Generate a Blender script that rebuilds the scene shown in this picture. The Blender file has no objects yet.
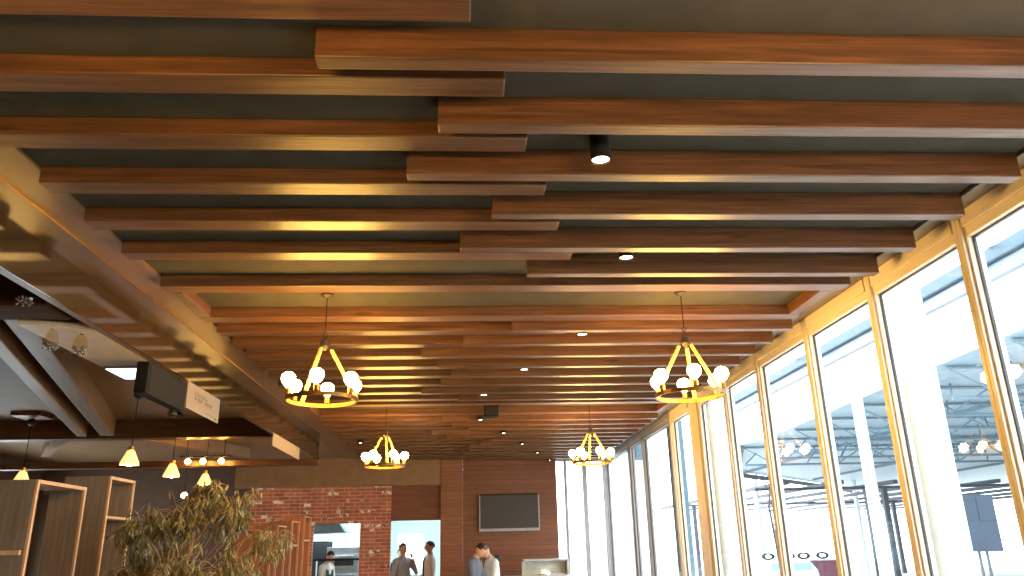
import bpy, bmesh, math, random
from mathutils import Vector, Matrix
random.seed(7)
C = bpy.context.scene.collection
PI = math.pi

# ------------------------------------------------------------------ materials
def lin(c):
    return tuple(((v/255)/12.92 if v/255 <= .04045 else ((v/255+.055)/1.055)**2.4) for v in c)

def new_mat(name):
    m = bpy.data.materials.new(name); m.use_nodes = True
    nt = m.node_tree; b = nt.nodes['Principled BSDF']
    return m, nt, b

def N(nt, t, **kw):
    n = nt.nodes.new(t)
    for k, v in kw.items(): setattr(n, k, v)
    return n

def coords(nt, scale, rnd=True):
    tc = N(nt, 'ShaderNodeTexCoord'); mp = N(nt, 'ShaderNodeMapping')
    mp.inputs['Scale'].default_value = scale
    nt.links.new(tc.outputs['Object'], mp.inputs['Vector'])
    if rnd:
        oi = N(nt, 'ShaderNodeObjectInfo'); mu = N(nt, 'ShaderNodeMath', operation='MULTIPLY')
        mu.inputs[1].default_value = 57.0
        nt.links.new(oi.outputs['Random'], mu.inputs[0])
        nt.links.new(mu.outputs[0], mp.inputs['Location'])
    return mp.outputs['Vector']

def ramp(nt, src, stops):
    r = N(nt, 'ShaderNodeValToRGB')
    els = r.color_ramp.elements
    els[0].position = stops[0][0]; els[0].color = (*stops[0][1], 1)
    els[1].position = stops[-1][0]; els[1].color = (*stops[-1][1], 1)
    for p, c in stops[1:-1]:
        e = els.new(p); e.color = (*c, 1)
    nt.links.new(src, r.inputs[0]); return r.outputs[0]

def plain(name, rgb, rough=.5, metal=0, emit=None, strength=0, spec=.5, var=.12, scale=6, coat=0, ior=1.5):
    m, nt, b = new_mat(name)
    c = lin(rgb)
    n = N(nt, 'ShaderNodeTexNoise'); n.inputs['Scale'].default_value = scale; n.inputs['Detail'].default_value = 5
    nt.links.new(coords(nt, (1, 1, 1)), n.inputs['Vector'])
    lo = tuple(v*(1-var) for v in c); hi = tuple(min(1, v*(1+var)) for v in c)
    nt.links.new(ramp(nt, n.outputs['Fac'], [(.3, lo), (.7, hi)]), b.inputs['Base Color'])
    b.inputs['Roughness'].default_value = rough; b.inputs['Metallic'].default_value = metal
    b.inputs['Specular IOR Level'].default_value = spec; b.inputs['IOR'].default_value = ior
    b.inputs['Coat Weight'].default_value = coat
    if emit:
        b.inputs['Emission Color'].default_value = (*lin(emit), 1); b.inputs['Emission Strength'].default_value = strength
    return m

def wood(name, dark, mid, light, axis='x', rough=.35, knots=True, fine=1.0, spec=.5):
    m, nt, b = new_mat(name)
    s = {'x': (.9, 22, 22), 'y': (22, .9, 22), 'z': (22, 22, .9)}[axis]
    s = tuple(v*fine for v in s)
    v = coords(nt, s)
    n1 = N(nt, 'ShaderNodeTexNoise'); n1.inputs['Scale'].default_value = 1.6; n1.inputs['Detail'].default_value = 7
    n1.inputs['Roughness'].default_value = .65; n1.inputs['Distortion'].default_value = .6
    nt.links.new(v, n1.inputs['Vector'])
    col = ramp(nt, n1.outputs['Fac'], [(.28, lin(dark)), (.5, lin(mid)), (.74, lin(light))])
    if knots:
        k = {'x': (1.3, 7, 7), 'y': (7, 1.3, 7), 'z': (7, 7, 1.3)}[axis]
        vo = N(nt, 'ShaderNodeTexVoronoi'); vo.inputs['Scale'].default_value = 1.0
        nt.links.new(coords(nt, k), vo.inputs['Vector'])
        kr = ramp(nt, vo.outputs['Distance'], [(.05, (.35, .35, .35)), (.14, (1.25, 1.1, .9)), (.25, (1, 1, 1))])
        mx = N(nt, 'ShaderNodeMix', data_type='RGBA', blend_type='MULTIPLY'); mx.inputs[0].default_value = .8
        nt.links.new(col, mx.inputs[6]); nt.links.new(kr, mx.inputs[7]); col = mx.outputs[2]
    nt.links.new(col, b.inputs['Base Color'])
    b.inputs['Roughness'].default_value = rough; b.inputs['Specular IOR Level'].default_value = spec
    bp = N(nt, 'ShaderNodeBump'); bp.inputs['Strength'].default_value = .15; bp.inputs['Distance'].default_value = .01
    nt.links.new(n1.outputs['Fac'], bp.inputs['Height']); nt.links.new(bp.outputs[0], b.inputs['Normal'])
    return m

def rows(name, c1, c2, mortar, w, h, msize, axis='xz', rough=.6, patches=None, grain=None):
    """bricks, tiles or boards: a running pattern in the x/z plane"""
    m, nt, b = new_mat(name)
    tc = N(nt, 'ShaderNodeTexCoord'); sp = N(nt, 'ShaderNodeSeparateXYZ'); cb = N(nt, 'ShaderNodeCombineXYZ')
    nt.links.new(tc.outputs['Object'], sp.inputs[0])
    nt.links.new(sp.outputs['X' if axis[0] == 'x' else 'Y'], cb.inputs[0])
    nt.links.new(sp.outputs['Z' if axis[1] == 'z' else 'Y'], cb.inputs[1])
    br = N(nt, 'ShaderNodeTexBrick')
    br.inputs['Scale'].default_value = 1; br.inputs['Brick Width'].default_value = w; br.inputs['Row Height'].default_value = h
    br.inputs['Mortar Size'].default_value = msize; br.inputs['Mortar Smooth'].default_value = .3
    br.inputs['Color1'].default_value = (*lin(c1), 1); br.inputs['Color2'].default_value = (*lin(c2), 1)
    br.inputs['Mortar'].default_value = (*lin(mortar), 1)
    nt.links.new(cb.outputs[0], br.inputs['Vector'])
    col = br.outputs['Color']
    n = N(nt, 'ShaderNodeTexNoise'); n.inputs['Scale'].default_value = 3; n.inputs['Detail'].default_value = 6
    if grain: 
        mp = N(nt, 'ShaderNodeMapping'); mp.inputs['Scale'].default_value = grain
        nt.links.new(tc.outputs['Object'], mp.inputs[0]); nt.links.new(mp.outputs[0], n.inputs['Vector'])
    else: nt.links.new(tc.outputs['Object'], n.inputs['Vector'])
    mx = N(nt, 'ShaderNodeMix', data_type='RGBA', blend_type='MULTIPLY'); mx.inputs[0].default_value = .7
    nt.links.new(col, mx.inputs[6]); nt.links.new(ramp(nt, n.outputs['Fac'], [(.3, (.6, .6, .6)), (.7, (1.25, 1.25, 1.25))]), mx.inputs[7])
    col = mx.outputs[2]
    if patches:
        p = N(nt, 'ShaderNodeTexBrick'); p.inputs['Scale'].default_value = 1
        for k_ in ('Brick Width', 'Row Height', 'Mortar Size'): p.inputs[k_].default_value = br.inputs[k_].default_value
        p.inputs['Color1'].default_value = (0, 0, 0, 1); p.inputs['Color2'].default_value = (1, 1, 1, 1); p.inputs['Mortar'].default_value = (0, 0, 0, 1)
        nt.links.new(cb.outputs[0], p.inputs['Vector'])
        n2 = N(nt, 'ShaderNodeTexNoise'); n2.inputs['Scale'].default_value = 9; n2.inputs['Detail'].default_value = 3
        nt.links.new(tc.outputs['Object'], n2.inputs['Vector'])
        a = N(nt, 'ShaderNodeMath', operation='MULTIPLY')
        nt.links.new(ramp(nt, p.outputs['Color'], [(.8, (0, 0, 0)), (.88, (1, 1, 1))]), a.inputs[0])
        nt.links.new(ramp(nt, n2.outputs['Fac'], [(.44, (0, 0, 0)), (.56, (1, 1, 1))]), a.inputs[1])
        m2 = N(nt, 'ShaderNodeMix', data_type='RGBA'); nt.links.new(a.outputs[0], m2.inputs[0])
        nt.links.new(col, m2.inputs[6]); m2.inputs[7].default_value = (*lin(patches), 1); col = m2.outputs[2]
    nt.links.new(col, b.inputs['Base Color']); b.inputs['Roughness'].default_value = rough
    bp = N(nt, 'ShaderNodeBump'); bp.inputs['Strength'].default_value = .3; bp.inputs['Distance'].default_value = .01; bp.invert = True
    nt.links.new(br.outputs['Fac'], bp.inputs['Height']); nt.links.new(bp.outputs[0], b.inputs['Normal'])
    return m

def glass(name, tint=(1, 1, 1), ior=1.45):
    m = bpy.data.materials.new(name); m.use_nodes = True; nt = m.node_tree
    nt.nodes.remove(nt.nodes['Principled BSDF']); out = nt.nodes['Material Output']
    t = N(nt, 'ShaderNodeBsdfTransparent'); t.inputs[0].default_value = (*tint, 1)
    g = N(nt, 'ShaderNodeBsdfGlossy'); g.inputs['Roughness'].default_value = .02
    f = N(nt, 'ShaderNodeFresnel'); f.inputs['IOR'].default_value = ior
    mx = N(nt, 'ShaderNodeMixShader')
    ge = N(nt, 'ShaderNodeNewGeometry'); iv = N(nt, 'ShaderNodeMath', operation='SUBTRACT'); iv.inputs[0].default_value = 1
    ml = N(nt, 'ShaderNodeMath', operation='MULTIPLY')
    nt.links.new(ge.outputs['Backfacing'], iv.inputs[1]); nt.links.new(iv.outputs[0], ml.inputs[0]); nt.links.new(f.outputs[0], ml.inputs[1])
    nt.links.new(ml.outputs[0], mx.inputs[0]); nt.links.new(t.outputs[0], mx.inputs[1]); nt.links.new(g.outputs[0], mx.inputs[2])
    nt.links.new(mx.outputs[0], out.inputs[0]); return m

def emitter(name, rgb, strength):
    m, nt, b = new_mat(name)
    b.inputs['Base Color'].default_value = (*lin(rgb), 1)
    b.inputs['Emission Color'].default_value = (*lin(rgb), 1); b.inputs['Emission Strength'].default_value = strength
    return m

M = {}
M['beam'] = wood('stained_beam_wood', (56, 35, 20), (90, 58, 35), (120, 80, 50), 'x', .4)
M['beam_y'] = wood('stained_trimmer_wood', (56, 35, 20), (90, 58, 35), (120, 80, 50), 'y', .4)
M['ceil'] = plain('dark_ceiling_paint', (68, 63, 52), .85, spec=.2)
M['soffit'] = plain('soffit_plaster', (132, 124, 114), .6, spec=.3)
M['fascia'] = plain('gloss_brown_cladding', (56, 40, 25), .09, coat=.0, spec=.6, ior=2.2, var=.06)
M['under'] = plain('bulkhead_underside', (196, 178, 150), .45)
M['soffit_brown'] = plain('brown_soffit', (112, 80, 48), .35, var=.06)
M['gold'] = plain('gold_trim', (190, 140, 70), .3, metal=1)
M['tan'] = plain('tan_ceiling_paint', (134, 102, 70), .6)
M['lbeam'] = wood('left_room_beam_wood', (112, 84, 58), (136, 104, 74), (156, 124, 92), 'y', .45, knots=False)
M['planks'] = rows('wood_plank_wall', (120, 64, 36), (104, 54, 30), (52, 26, 14), 2.6, .105, .004, grain=(1.2, 20, 20), rough=.45)
M['pillarwood'] = rows('pillar_board', (136, 76, 44), (122, 66, 38), (70, 36, 20), 1.9, .085, .003, grain=(1.5, 20, 20), rough=.45)
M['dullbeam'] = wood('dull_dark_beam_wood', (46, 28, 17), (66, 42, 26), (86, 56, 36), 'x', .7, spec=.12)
M['header'] = plain('header_brown_paint', (128, 92, 60), .4)
M['header_wood'] = wood('header_panel_wood', (82, 38, 18), (108, 54, 26), (128, 68, 36), 'x', .5, knots=False)
M['brick'] = rows('red_brick', (176, 98, 64), (148, 72, 46), (196, 150, 116), .23, .075, .007, patches=(226, 206, 184), rough=.85)
M['floor'] = rows('floor_tiles', (110, 92, 70), (104, 86, 64), (70, 58, 44), .6, .6, .004, axis='xy', rough=.25)
M['wallpaint'] = plain('brown_wall_paint', (76, 54, 38), .7)
M['frame'] = wood('window_frame_tan', (202, 188, 168), (212, 200, 182), (222, 211, 195), 'z', .4, knots=False, fine=.6)
M['frame_y'] = wood('window_head_tan', (202, 188, 168), (212, 200, 182), (222, 211, 195), 'y', .4, knots=False, fine=.6)
M['greyframe'] = plain('grey_frame', (150, 146, 146), .4)
M['gasket'] = plain('black_gasket', (30, 32, 36), .5)
M['pane'] = glass('clear_glass')
M['tintpane'] = glass('blue_tinted_glass', (.42, .62, .74))
M['iron'] = plain('bronze_iron', (120, 88, 44), .35, metal=.9)
M['rope'] = plain('pale_rope', (208, 178, 96), .7)
M['darkiron'] = plain('dark_iron', (48, 40, 34), .5, metal=.4)
M['bulb'] = emitter('warm_bulb', (255, 198, 98), 76)
M['shade'] = plain('lit_glass_shade', (236, 206, 150), .4, emit=(255, 214, 136), strength=.45)
M['spot'] = emitter('downlight_lens', (255, 238, 196), 9)
M['black'] = plain('matte_black', (18, 17, 17), .75, spec=.25)
M['winreflect'] = emitter('window_reflection_glow', (214, 236, 255), 1.1)  # glow imitating daylight mirrored in the pale panel
M['paper'] = plain('poster_paper', (150, 132, 112), .7, var=.03)
M['ink'] = plain('dark_ink', (84, 66, 60), .7)
M['redink'] = plain('red_ink', (176, 104, 88), .7)
M['shelfwood'] = wood('grey_shelf_wood', (98, 84, 70), (122, 106, 90), (138, 122, 104), 'z', .55, knots=False)
M['shelfedge'] = wood('pale_shelf_edge', (176, 136, 100), (196, 154, 116), (210, 170, 130), 'z', .5, knots=False)
M['leaf'] = plain('olive_leaf', (114, 104, 62), .45, var=.5, scale=40)
M['bark'] = wood('pale_bark', (110, 84, 56), (150, 120, 84), (180, 150, 110), 'z', .8, knots=False)
M['pot'] = plain('terracotta', (150, 88, 60), .7)
M['soil'] = plain('soil', (60, 44, 32), .9, var=.4, scale=60)
M['chrome'] = plain('chrome', (200, 200, 204), .2, metal=1)
M['steel'] = plain('brushed_steel', (176, 184, 188), .32, metal=.8)
M['hood'] = plain('grey_hood_steel', (140, 152, 158), .4)
M['screen'] = plain('dark_screen', (44, 46, 48), .4, spec=.35, var=.03)
M['whitetile'] = rows('white_tiles', (226, 236, 236), (220, 232, 232), (180, 192, 194), .2, .2, .003, rough=.3)
M['whitepaint'] = plain('white_paint', (232, 240, 240), .55, var=.03)
M['greenpaint'] = plain('pale_green_paint', (186, 206, 203), .6, var=.04)
M['skin'] = plain('skin', (176, 122, 94), .55, var=.06)
M['skinlight'] = plain('fair_skin', (206, 156, 124), .55, var=.06)
M['hair'] = plain('black_hair', (30, 22, 18), .5, var=.4, scale=90)
M['brownhair'] = plain('brown_hair', (58, 36, 24), .5, var=.4, scale=90)
M['pinkshirt'] = plain('white_pink_shirt', (220, 200, 196), .8)
M['greyshirt'] = plain('grey_polo', (140, 138, 140), .8)
M['darkcloth'] = plain('dark_cloth', (44, 46, 54), .85)
M['navy'] = plain('navy_cloth', (40, 50, 72), .85)
M['slate'] = plain('slate_jumper', (98, 100, 112), .9)
M['whitejacket'] = plain('off_white_jacket', (214, 210, 202), .8)
M['outcol'] = plain('white_render', (186, 200, 204), .6, var=.03)
M['gutter'] = plain('slate_gutter', (58, 82, 98), .5)
M['gutterlow'] = plain('pale_gutter_board', (118, 132, 144), .5)
M['bluepost'] = plain('blue_post_paint', (74, 106, 126), .5)
M['sheet'] = plain('corrugated_sheet', (134, 152, 166), .5)
M['truss'] = plain('truss_steel', (92, 114, 128), .5)
M['slat'] = plain('slat_grey', (54, 60, 70), .6)
M['board'] = plain('slate_board', (30, 44, 60), .5, spec=.3)
M['pave'] = plain('pale_paving', (206, 204, 198), .8)
M['maroon'] = plain('maroon_panel', (116, 66, 80), .6)
M['carpaint'] = plain('white_car_paint', (226, 232, 236), .25)
M['carglass'] = plain('blue_car_glass', (128, 176, 206), .1)
M['rubber'] = plain('tyre_rubber', (36, 34, 38), .8)
M['amberglass'] = glass('amber_glass', (.95, .86, .7), 1.6)

# ------------------------------------------------------------------ mesh helpers
class MB:
    def __init__(s): s.bm = bmesh.new()
    def box(s, x0, x1, y0, y1, z0, z1, bev=0):
        return s.obox(Matrix.Translation(((x0+x1)/2, (y0+y1)/2, (z0+z1)/2)), x1-x0, y1-y0, z1-z0, bev)
    def obox(s, mat, a, b, c, bev=0):
        r = bmesh.ops.create_cube(s.bm, size=1, matrix=mat @ Matrix.Diagonal((a, b, c, 1)))
        if bev:
            es = list({e for v in r['verts'] for e in v.link_edges})
            bmesh.ops.bevel(s.bm, geom=es, offset=bev, segments=2, affect='EDGES', profile=.5)
        return s
    def tube(s, pts, r, seg=10, cap=True):
        pts = [Vector(p) for p in pts]; rr = r if isinstance(r, (list, tuple)) else [r]*len(pts)
        rings = []; up = None
        for i, p in enumerate(pts):
            d = (pts[min(i+1, len(pts)-1)]-pts[max(i-1, 0)]).normalized()
            if up is None: up = d.orthogonal().normalized()
            up = (up-d*up.dot(d)).normalized() if (up-d*up.dot(d)).length > 1e-6 else d.orthogonal().normalized()
            sd = d.cross(up)
            rings.append([s.bm.verts.new(p+(up*math.cos(2*PI*k/seg)+sd*math.sin(2*PI*k/seg))*rr[i]) for k in range(seg)])
        for a, b in zip(rings, rings[1:]):
            for k in range(seg): s.bm.faces.new((a[k], a[(k+1) % seg], b[(k+1) % seg], b[k]))
        if cap: s.bm.faces.new(rings[0][::-1]); s.bm.faces.new(rings[-1])
        return s
    def lathe(s, prof, cx=0, cy=0, seg=24, cap=True):
        rings = [[s.bm.verts.new((cx+r*math.cos(2*PI*k/seg), cy+r*math.sin(2*PI*k/seg), z)) for k in range(seg)] for r, z in prof]
        for a, b in zip(rings, rings[1:]):
            for k in range(seg): s.bm.faces.new((a[k], a[(k+1) % seg], b[(k+1) % seg], b[k]))
        if cap: s.bm.faces.new(rings[0][::-1]); s.bm.faces.new(rings[-1])
        return s
    def ring(s, cx, cy, z, r0, r1, h, seg=40):
        q = [(r0, z), (r1, z), (r1, z+h), (r0, z+h)]
        rings = [[s.bm.verts.new((cx+r*math.cos(2*PI*k/seg), cy+r*math.sin(2*PI*k/seg), zz)) for k in range(seg)] for r, zz in q]
        for i in range(4):
            a, b = rings[i], rings[(i+1) % 4]
            for k in range(seg): s.bm.faces.new((a[k], a[(k+1) % seg], b[(k+1) % seg], b[k]))
        return s
    def torus(s, c, R, r, mat=None, seg=14, sub=6):
        m = mat or Matrix(); c = Vector(c)
        g = [[s.bm.verts.new(c+(m @ Vector(((R+r*math.cos(2*PI*j/sub))*math.cos(2*PI*i/seg), (R+r*math.cos(2*PI*j/sub))*math.sin(2*PI*i/seg), r*math.sin(2*PI*j/sub))))) for j in range(sub)] for i in range(seg)]
        for i in range(seg):
            for j in range(sub):
                s.bm.faces.new((g[i][j], g[(i+1) % seg][j], g[(i+1) % seg][(j+1) % sub], g[i][(j+1) % sub]))
        return s
    def ball(s, c, r, sc=(1, 1, 1), seg=16, rot=None):
        m = Matrix.Translation(c) @ (rot.to_4x4() if rot else Matrix()) @ Matrix.Diagonal((r*sc[0], r*sc[1], r*sc[2], 1))
        bmesh.ops.create_uvsphere(s.bm, u_segments=seg, v_segments=max(6, seg//2+2), radius=1, matrix=m); return s
    def prism(s, poly, z0, z1):
        a = [s.bm.verts.new((x, y, z0)) for x, y in poly]; b = [s.bm.verts.new((x, y, z1)) for x, y in poly]
        s.bm.faces.new(a[::-1]); s.bm.faces.new(b); n = len(poly)
        for i in range(n): s.bm.faces.new((a[i], a[(i+1) % n], b[(i+1) % n], b[i]))
        return s
    def add_mesh(s, me): s.bm.from_mesh(me); return s
    def build(s, name, mat, parent=None, smooth=False, loc=None):
        bmesh.ops.recalc_face_normals(s.bm, faces=s.bm.faces)
        me = bpy.data.meshes.new(name); s.bm.to_mesh(me); s.bm.free()
        me.materials.append(mat)
        if smooth:
            for p in me.polygons: p.use_smooth = True
            try: me.set_sharp_from_angle(angle=math.radians(40))
            except Exception: pass
        o = bpy.data.objects.new(name, me); C.objects.link(o)
        if parent: o.parent = parent
        if loc: o.location = loc
        return o

def tag(o, label=None, cat=None, group=None, kind=None):
    if label: o['label'] = label
    if cat: o['category'] = cat
    if group: o['group'] = group
    if cat and not kind: kind = 'thing'
    if kind: o['kind'] = kind
    return o
def thing(name, label, cat, loc=(0, 0, 0), rz=0, group=None):
    o = bpy.data.objects.new(name, None); C.objects.link(o); o.location = loc; o.rotation_euler = (0, 0, rz)
    o.empty_display_size = .1
    return tag(o, label, cat, group)
def struct(o, label=None): return tag(o, label, None, None, 'structure')
def copy_tree(o, parent=None):
    c = o.copy(); C.objects.link(c)
    if parent: c.parent = parent
    for ch in list(o.children): copy_tree(ch, c)
    return c

# ------------------------------------------------------------------ camera
cam = bpy.data.cameras.new('camera'); co = bpy.data.objects.new('camera', cam); C.objects.link(co)
R = ((0.99825087, 0.0015768, 0.05909925), (-0.05646574, 0.3216092, 0.94518736), (-0.01751649, -0.94687118, 0.3211357))
co.matrix_world = Matrix(((R[0][0], -R[0][1], -R[0][2], 0), (R[1][0], -R[1][1], -R[1][2], 0), (R[2][0], -R[2][1], -R[2][2], 1.6), (0, 0, 0, 1)))
co.matrix_world = co.matrix_world @ Matrix.Rotation(-.0048, 4, 'Z')
cam.sensor_width = 36; cam.lens = 770/1024*36; cam.clip_start = .05; cam.clip_end = 500
bpy.context.scene.camera = co

# ------------------------------------------------------------------ shell
ZC, ZR, ZL = 3.545, 3.400, 3.455        # ceiling, deep beam bottoms, flat beam bottoms
YB = 17.3                               # back wall
XF, XW = -2.465, 3.07                    # fascia face, window plane
struct(MB().box(-9, 3.3, -4, 23, -.1, 0).build('floor', M['floor']))
struct(MB().box(-2.6, 3.4, -4, YB, ZC, ZC+.2).build('ceiling', M['ceil']), 'dark painted ceiling above the beams')
struct(MB().box(2.935, 3.16, -4, YB-.005, 3.52, ZC).build('trim_1', M['soffit']))
struct(MB().box(XF-.135, -2.222, -4, YB-.11, 3.53, ZC).build('trim_2', M['soffit_brown']))
YE = 13.2
struct(MB().box(-2.53, XF-.0121, -4, YE, 3.08, 3.518).build('trim_10', M['soffit_brown']))
struct(MB().box(XF-.012, XF, -4, YE, 3.08, 3.518).build('trim_3', M['fascia']), 'glossy brown bulkhead panel along the left side')
struct(MB().box(-2.53, XF-.004, -4, YE, 3.5185, 3.5295).build('trim_4', M['gold']))
pm = MB(); pm.prism([(-2.97, 5.08), (-2.532, 5.22), (-2.532, 6.72), (-2.97, 6.72)], 3.08, 3.12)
struct(pm.build('trim_8', M['under']), 'pale panel behind the bulkhead')
struct(MB().box(-2.97, -2.532, 5.24, 6.71, 3.121, 3.559).build('trim_9', M['tan']))
struct(MB().box(-9, -2.601, -4, YB, 3.56, 3.75).build('ceiling_left_room', M['tan']))
w = MB()
for y0, y1, z0, z1 in ((-4, 5, 0, 3.75), (16.8, YB+6, 0, 3.75), (5, 13, 0, 3.75), (13, 16.8, 0, .4), (13, 16.8, 2.2, 3.75)): w.box(-9.2, -9, y0, y1, z0, z1)
struct(w.build('wall_left', M['wallpaint']))
o = bpy.data.objects.new('window_20', None); C.objects.link(o); struct(o); o.location = (-9.1, 14.9, 0)
w = MB()
for y in (-1.89, -.03, 1.83): w.box(-.05, .05, y, y+.06, .401, 2.199, .005)
w.build('frame', M['greyframe'], o); MB().box(-.003, .003, -1.89, 1.89, .401, 2.199).build('pane', M['pane'], o)
struct(MB().box(-9.2, 3.4, -4.2, -4, 0, 3.75).build('wall_front', M['wallpaint']))
struct(MB().box(-9, -4.62, YB, YB+.15, 0, 3.75).build('wall_back_left', M['wallpaint']))
w = MB()
for x0, x1, z0, z1 in ((-4.62, -3.265, 0, 2.96), (-3.265, -2.27, 2.195, 2.96), (-3.265, -2.27, 0, 1.0), (-2.27, -1.63, 0, 2.96)):
    w.box(x0, x1, YB, YB+.15, z0, z1)
struct(w.build('wall_back_brick', M['brick']), 'red brick wall with serving hatch')
struct(MB().box(-.09, 1.96, YB, YB+.15, 0, ZC).build('wall_back', M['planks']), 'horizontal wood plank wall behind the television')
struct(MB().box(-4.95, -.57, YB-.1, YB+.15, 2.961, ZC+.01).build('trim_5', M['header']), 'brown header band above the brick')
struct(MB().box(-1.629, -.57, YB+.02, YB+.15, 2.23, 2.96).build('trim_6', M['header_wood']), 'dark wood panel over the kitchen doorway')
struct(MB().box(-.57, -.091, YB-.12, YB+.15, 0, ZC-.001, .01).build('trim_7', M['pillarwood']), 'boarded pillar beside the doorway')
# kitchen room
struct(MB().box(-5, .3, 22, 22.15, 0, 3.1).build('wall_kitchen_back', M['greenpaint']))
struct(MB().box(-5.15, -5, YB+.15, 22.15, 0, 3.1).build('wall_kitchen_left', M['whitetile']))
struct(MB().box(.3, .45, YB+.15, 22.15, 0, 3.1).build('wall_kitchen_right', M['whitepaint']))
struct(MB().box(-5.15, .45, YB+.16, 22.15, 3.1, 3.25).build('ceiling_kitchen', M['whitepaint']))
struct(MB().box(-2.3, -2.2, 19.2, 22, 0, 3.1).build('wall_kitchen_partition', M['whitepaint']))

# ------------------------------------------------------------------ ceiling beams
ORD = ['first', 'second', 'third', 'fourth', 'fifth', 'sixth', 'seventh', 'eighth', 'ninth', 'tenth', 'eleventh', 'twelfth', 'thirteenth', 'fourteenth']
def beam(x0, x1, y0, w, zb, label, group):
    L = x1-x0; b = MB().box(-L/2, L/2, 0, w, zb-ZC, 0, .006)
    o = b.build('ceiling_beam', M['beam'], loc=((x0+x1)/2, y0, ZC))
    return tag(o, label, 'ceiling beam', group)
BR, BL = .082, .14
r1 = [(2.54, -.58), (3.025, -.126), (3.503, -.30), (3.99, .146), (4.51, -.04), (4.99, .42)]
for i, (y, x) in enumerate(r1):
    beam(x, 2.93, y, BR, ZR, 'deep brown wooden beam reaching the window side, %s from the photographer' % ORD[i], 'window-side beams before the near chandeliers')
l1 = [(2.255, .02), (2.75, .165), (3.235, .293), (3.73, .433), (4.225, .56), (4.733, .707)]
for i, (y, x) in enumerate(l1):
    beam(-2.215, x, y, BL, ZL, 'broad flat wooden beam ending at the left bulkhead, %s from the photographer' % ORD[i], 'left-side beams before the near chandeliers')
beam(-2.215, 2.93, 5.40, .155, ZL, 'full-width wooden beam just in front of the near pair of chandeliers', 'full-width beams around the chandelier bays')
beam(-2.19, 2.88, 6.19, .16, ZL, 'full-width wooden beam just behind the near pair of chandeliers', 'full-width beams around the chandelier bays')
xr2 = [.40, -.03, -.44, -.31, -.17, -.30, -.55, -.1]
xl2 = [.9, .55, .75, .62, .95, .7, .88, .45]
for i in range(8):
    y = 6.45+.465*i
    beam(xr2[i], 2.90, y, BR, ZR, 'window-side wooden beam between the two chandelier pairs, %s behind the near pair' % ORD[i], 'window-side beams between the chandelier pairs')
    beam(-2.19, xl2[i], y+.195, BL, ZL, 'left-side wooden beam between the two chandelier pairs, %s behind the near pair' % ORD[i], 'left-side beams between the chandelier pairs')
beam(-2.19, 2.85, 10.26, .15, ZL, 'full-width wooden beam just in front of the far pair of chandeliers', 'full-width beams around the chandelier bays')
beam(-2.19, 2.85, 11.05, .15, ZL, 'full-width wooden beam just behind the far pair of chandeliers', 'full-width beams around the chandelier bays')
random.seed(3)
for i in range(12):
    y = 11.36+.465*i
    beam(random.uniform(-.6, .4), 2.85, y, BR, ZR, 'window-side wooden beam beyond the far chandeliers, %s behind that pair' % ORD[i], 'window-side beams beyond the far chandeliers')
    beam(-2.19, random.uniform(.5, 1.0), y+.195, BL, ZL, 'left-side wooden beam beyond the far chandeliers, %s behind that pair' % ORD[i], 'left-side beams beyond the far chandeliers')
for x0, x1, y0, y1, lab in ((-2.19, -2.10, 5.556, 6.188, 'short lengthwise beam closing the near chandelier bay on the left'),
                            (2.76, 2.85, 5.556, 6.188, 'short lengthwise beam closing the near chandelier bay by the windows'),
                            (-2.19, -2.10, 10.412, 11.048, 'short lengthwise beam closing the far chandelier bay on the left'),
                            (2.76, 2.85, 10.412, 11.048, 'short lengthwise beam closing the far chandelier bay by the windows')):
    b = MB().box(-(x1-x0)/2, (x1-x0)/2, 0, y1-y0, ZL-ZC, 0, .005)
    tag(b.build('ceiling_beam', M['beam_y'], loc=((x0+x1)/2, y0, ZC)), lab, 'ceiling beam', 'short beams closing the chandelier bays')

# ------------------------------------------------------------------ windows on the right
ZH = 3.357
def window(n, y0, y1, glassmat='pane', wl=.055, wr=.055, fm='frame'):
    o = bpy.data.objects.new('window_%d' % n, None); C.objects.link(o); struct(o); o.location = (XW, (y0+y1)/2, 0)
    a, b = y0-(y0+y1)/2+.001, y1-(y0+y1)/2-.001
    fr = MB()
    for p, q in ((a, a+wl), (b-wr, b)):
        fr.box(0, .09, p, q, .02, 3.519, .006)
        fr.box(-.02, -.0005, p+(.0 if p == a else wr*.35), q-(.0 if p != a else wl*.35), .02, 3.519, .004)
    fr.build('frame', M[fm], o)
    hd = MB(); hd.box(.0, .09, a+wl+.001, b-wr-.001, ZH, 3.519, .005); hd.box(-.02, -.0005, a+wl+.001, b-wr-.001, ZH+.06, 3.519, .005); hd.box(.0, .09, a+wl+.001, b-wr-.001, .02, .14, .005)
    hd.build('head_rail', M['frame_y' if fm == 'frame' else fm], o)
    g = MB(); y2, y3 = a+wl+.001, b-wr-.001
    g.box(.034, .052, y2, y2+.008, .141, ZH-.001); g.box(.034, .052, y3-.008, y3, .141, ZH-.001); g.box(.034, .052, y2+.008, y3-.008, ZH-.009, ZH-.001)
    g.build('gasket', M['gasket'], o)
    MB().box(.04, .046, y2+.009, y3-.009, .142, ZH-.010).build('pane', M[glassmat], o)
    return o
ys = [-1.6, -.45, .72, 1.9, 3.08, 4.27, 5.40, 6.58, 7.82, 8.93, 10.2]
k = 1
for a, b in zip(ys, ys[1:]):
    window(k, a, b, wr=(.05 if b != 10.2 else .2)); k += 1
window(k, 10.2, 11.5, wl=.32); k += 1
window(k, 11.5, 13.5, fm='greyframe', wl=.1, wr=.03); k += 1
window(k, 13.5, 14.75, fm='greyframe', wl=.02, wr=.14); k += 1
window(k, 14.75, YB+.05, fm='greyframe'); k += 1
o = bpy.data.objects.new('window_%d' % k, None); C.objects.link(o); struct(o); o.location = (1.96, YB, 0)
fr = MB()
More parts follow.
